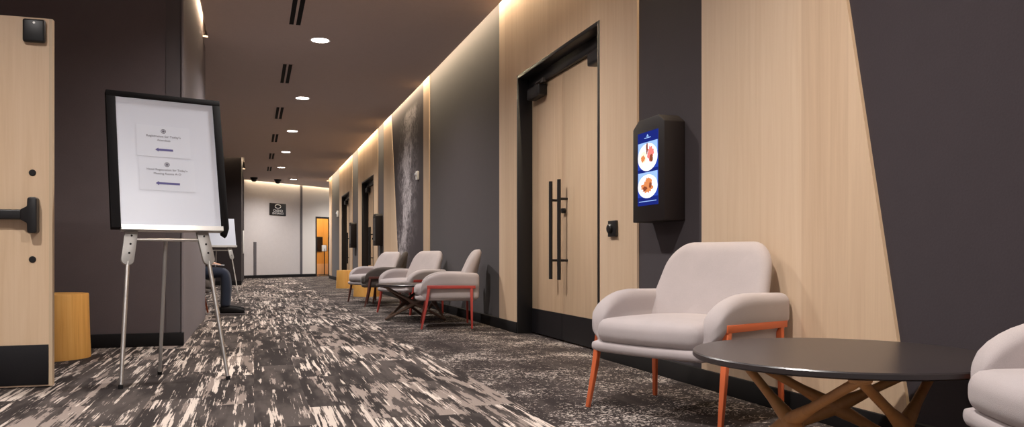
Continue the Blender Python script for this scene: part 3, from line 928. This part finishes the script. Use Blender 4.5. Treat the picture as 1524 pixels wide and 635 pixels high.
paper('paper notice on the small far easel beyond the seated person', RM2, 0.06, 0.06, 0.30, 0.20, [('Registration for Today\u2019s', 0.020), ('Attendees', 0.018)], 0.12, bmx=BM2)

# ------------------------------------------------------------------ seated person on an armchair behind the charcoal corner
armchair('armchair with orange legs under the seated person behind the left wall corner', (-0.86, 10.62, 0), 90, M['fabric_dark'], M['orange'])

def skinned(name, verts, edges, radii, material, parent, root=0, levels=2):
    bm = bmesh.new()
    lay = bm.verts.layers.skin.verify()
    vs = []
    for p, r in zip(verts, radii):
        v = bm.verts.new(p); rr = r if isinstance(r, tuple) else (r, r)
        v[lay].radius = rr; vs.append(v)
    vs[root][lay].use_root = True
    for a, c in edges: bm.edges.new((vs[a], vs[c]))
    me = bpy.data.meshes.new(name); bm.to_mesh(me); bm.free()
    me.materials.append(material)
    o = bpy.data.objects.new(name, me); COL.objects.link(o)
    m1 = o.modifiers.new('skin', 'SKIN'); m1.use_smooth_shade = True; m1.branch_smoothing = 0.4
    m2 = o.modifiers.new('subdivision', 'SUBSURF'); m2.levels = levels; m2.render_levels = levels
    if parent: o.parent = parent
    return o
# local frame: the person faces +x, y to the person's left
pr = thing('person', 'seated person in jeans and black shoes, legs showing past the charcoal corner', 'person', (-0.80, 10.62, 0))
hip = 0.52
V = []; ED = []; RD = []
def pv(p, r, link=None):
    V.append(p); RD.append(r)
    if link is not None: ED.append((link, len(V) - 1))
    return len(V) - 1
pel = pv((-0.02, 0, hip), (0.13, 0.11))
wa = pv((-0.07, 0, hip + 0.18), (0.135, 0.10), pel)
ch = pv((-0.06, 0, hip + 0.38), (0.15, 0.11), wa)
nb = pv((-0.02, 0, hip + 0.50), 0.065, ch)
nk = pv((0.005, 0, hip + 0.565), 0.052, nb)
hd0 = pv((0.02, 0, hip + 0.64), (0.07, 0.08), nk)
hd1 = pv((0.025, 0, hip + 0.715), (0.078, 0.094), hd0)
hd2 = pv((0.02, 0, hip + 0.78), (0.06, 0.075), hd1)
hands = {}
for s_ in (-1, 1):
    hj = pv((0.02, s_ * 0.10, hip - 0.005), 0.092, pel)
    md = pv((0.22, s_ * 0.125, hip + 0.0), 0.076, hj)
    kn = pv((0.46, s_ * 0.14, hip + 0.0), 0.058, md)
    cf = pv((0.47, s_ * 0.145, 0.33), 0.055, kn)
    an = pv((0.46, s_ * 0.15, 0.10), 0.04, cf)
    hl = pv((0.47, s_ * 0.152, 0.055), 0.038, an)
    bl = pv((0.60, s_ * 0.165, 0.045), 0.034, hl)
    shd = pv((-0.045, s_ * 0.185, hip + 0.42), 0.062, ch)
    el = pv((0.03, s_ * 0.24, hip + 0.17), 0.045, shd)
    wr = pv((0.25, s_ * 0.12, hip + 0.115), 0.03, el)
    pm = pv((0.315, s_ * 0.085, hip + 0.11), (0.034, 0.018), wr)
    # four unequal fingers and a thumb, curled over the sheet on the lap
    for j, (off, ln) in enumerate(((-0.027, 0.062), (-0.009, 0.072), (0.009, 0.068), (0.027, 0.052))):
        f1 = pv((0.345, s_ * (0.085 + off), hip + 0.11), 0.009, pm)
        f2 = pv((0.345 + ln * 0.55, s_ * (0.08 + off), hip + 0.102), 0.0085, f1)
        pv((0.345 + ln * 0.95, s_ * (0.076 + off), hip + 0.088), 0.007, f2)
    th1 = pv((0.315, s_ * 0.045, hip + 0.117), 0.011, pm)
    pv((0.345, s_ * 0.025, hip + 0.115), 0.0085, th1)
skinned('body', V, ED, RD, M['skin'], pr)
# trousers
V = []; ED = []; RD = []
pel = pv((-0.03, 0, hip + 0.02), (0.15, 0.13))
pv((-0.06, 0, hip + 0.12), (0.155, 0.118), pel)
for s_ in (-1, 1):
    hj = pv((0.03, s_ * 0.10, hip + 0.0), 0.105, pel)
    md = pv((0.24, s_ * 0.125, hip - 0.005), 0.082, hj)
    kn = pv((0.46, s_ * 0.14, hip + 0.0), 0.072, md)
    cf = pv((0.475, s_ * 0.145, 0.33), 0.068, kn)
    an = pv((0.465, s_ * 0.15, 0.13), 0.062, cf)
    pv((0.465, s_ * 0.15, 0.095), 0.062, an)
skinned('jeans', V, ED, RD, M['jeans'], pr)
V = []; ED = []; RD = []
wa = pv((-0.06, 0, hip + 0.05), (0.165, 0.135))
w2 = pv((-0.075, 0, hip + 0.20), (0.155, 0.12), wa)
ch = pv((-0.06, 0, hip + 0.38), (0.168, 0.128), w2)
pv((-0.025, 0, hip + 0.50), (0.085, 0.08), ch)
for s_ in (-1, 1):
    shd = pv((-0.045, s_ * 0.185, hip + 0.415), 0.078, ch)
    el = pv((0.03, s_ * 0.245, hip + 0.17), 0.06, shd)
    pv((0.225, s_ * 0.13, hip + 0.118), 0.044, el)
skinned('jacket', V, ED, RD, M['jacket'], pr)
# shoes
for s_ in (-1, 1):
    def fsn(x, y, z):
        q = (x + 0.145) / 0.29
        z2 = z * (1.0 - 0.45 * q ** 1.5)
        wd = 0.85 + 0.45 * math.sin(math.pi * min(1, q * 0.75 + 0.12))
        return (x, y * wd, z2 - 0.052 * 0.45 * q ** 1.5)
    sh = MB().soft(0.145, 0.042, 0.052, 0.036, 8, fsn).obj('shoe', M['matte_black'], pr, angle=80, loc=(0.545, s_ * 0.158, 0.064))
    sh.rotation_euler.z = R(6 * s_)
    def fso(x, y, z):
        q = (x + 0.15) / 0.30
        return (x, y * (0.85 + 0.42 * math.sin(math.pi * min(1, q * 0.75 + 0.12))), z)
    MB().soft(0.15, 0.044, 0.010, 0.009, 8, fso).obj('sole', M['grey_panel'], sh, angle=80, loc=(0, 0, -0.053))
# hair and facial features
def fh(x, y, z):
    return (x, y, z)
b = MB()
vs = []
for i in range(9):
    for j in range(20):
        a = R(10 + 80 * i / 8) if False else R(90 * i / 8)
        t_ = 2 * math.pi * j / 20
        rr = math.cos(a)
        vs.append((0.012 + 0.106 * rr * math.cos(t_) - (0.018 if math.cos(t_) > 0 else 0), 0.088 * rr * math.sin(t_), hip + 0.735 + 0.112 * math.sin(a) - (0.075 * (1 - math.sin(a)) if math.cos(t_) < 0.3 else 0)))
b.add(vs, [(i * 20 + j, i * 20 + (j + 1) % 20, (i + 1) * 20 + (j + 1) % 20, (i + 1) * 20 + j) for i in range(8) for j in range(20)], True)
b.obj('hair', M['hair'], pr, angle=80)
for s_ in (-1, 1):
    MB().soft(0.010, 0.013, 0.008, 0.008, 4).obj('eye', M['white'], pr, loc=(0.098, s_ * 0.032, hip + 0.715), angle=80)
    MB().soft(0.018, 0.009, 0.028, 0.008, 4).obj('ear', M['skin'], pr, loc=(0.015, s_ * 0.084, hip + 0.70), angle=80)
MB().prism([(0.09, hip + 0.715), (0.135, hip + 0.672), (0.09, hip + 0.665)], -0.014, 0.014, 'y').obj('nose', M['skin'], pr, bevel=0.006)
MB().soft(0.010, 0.026, 0.006, 0.005, 4).obj('mouth', M['red_brown'], pr, loc=(0.094, 0, hip + 0.64), angle=80)
o = MB().box(-0.105, 0.105, -0.15, 0.15, -0.0015, 0.0015).obj('paper_sheet', M['paper'], loc=(-0.80 + 0.345, 10.62, hip + 0.095))
o.rotation_euler = (0, R(3), 0)
tag(o, 'white sheet of paper on the lap of the seated person', 'paper')
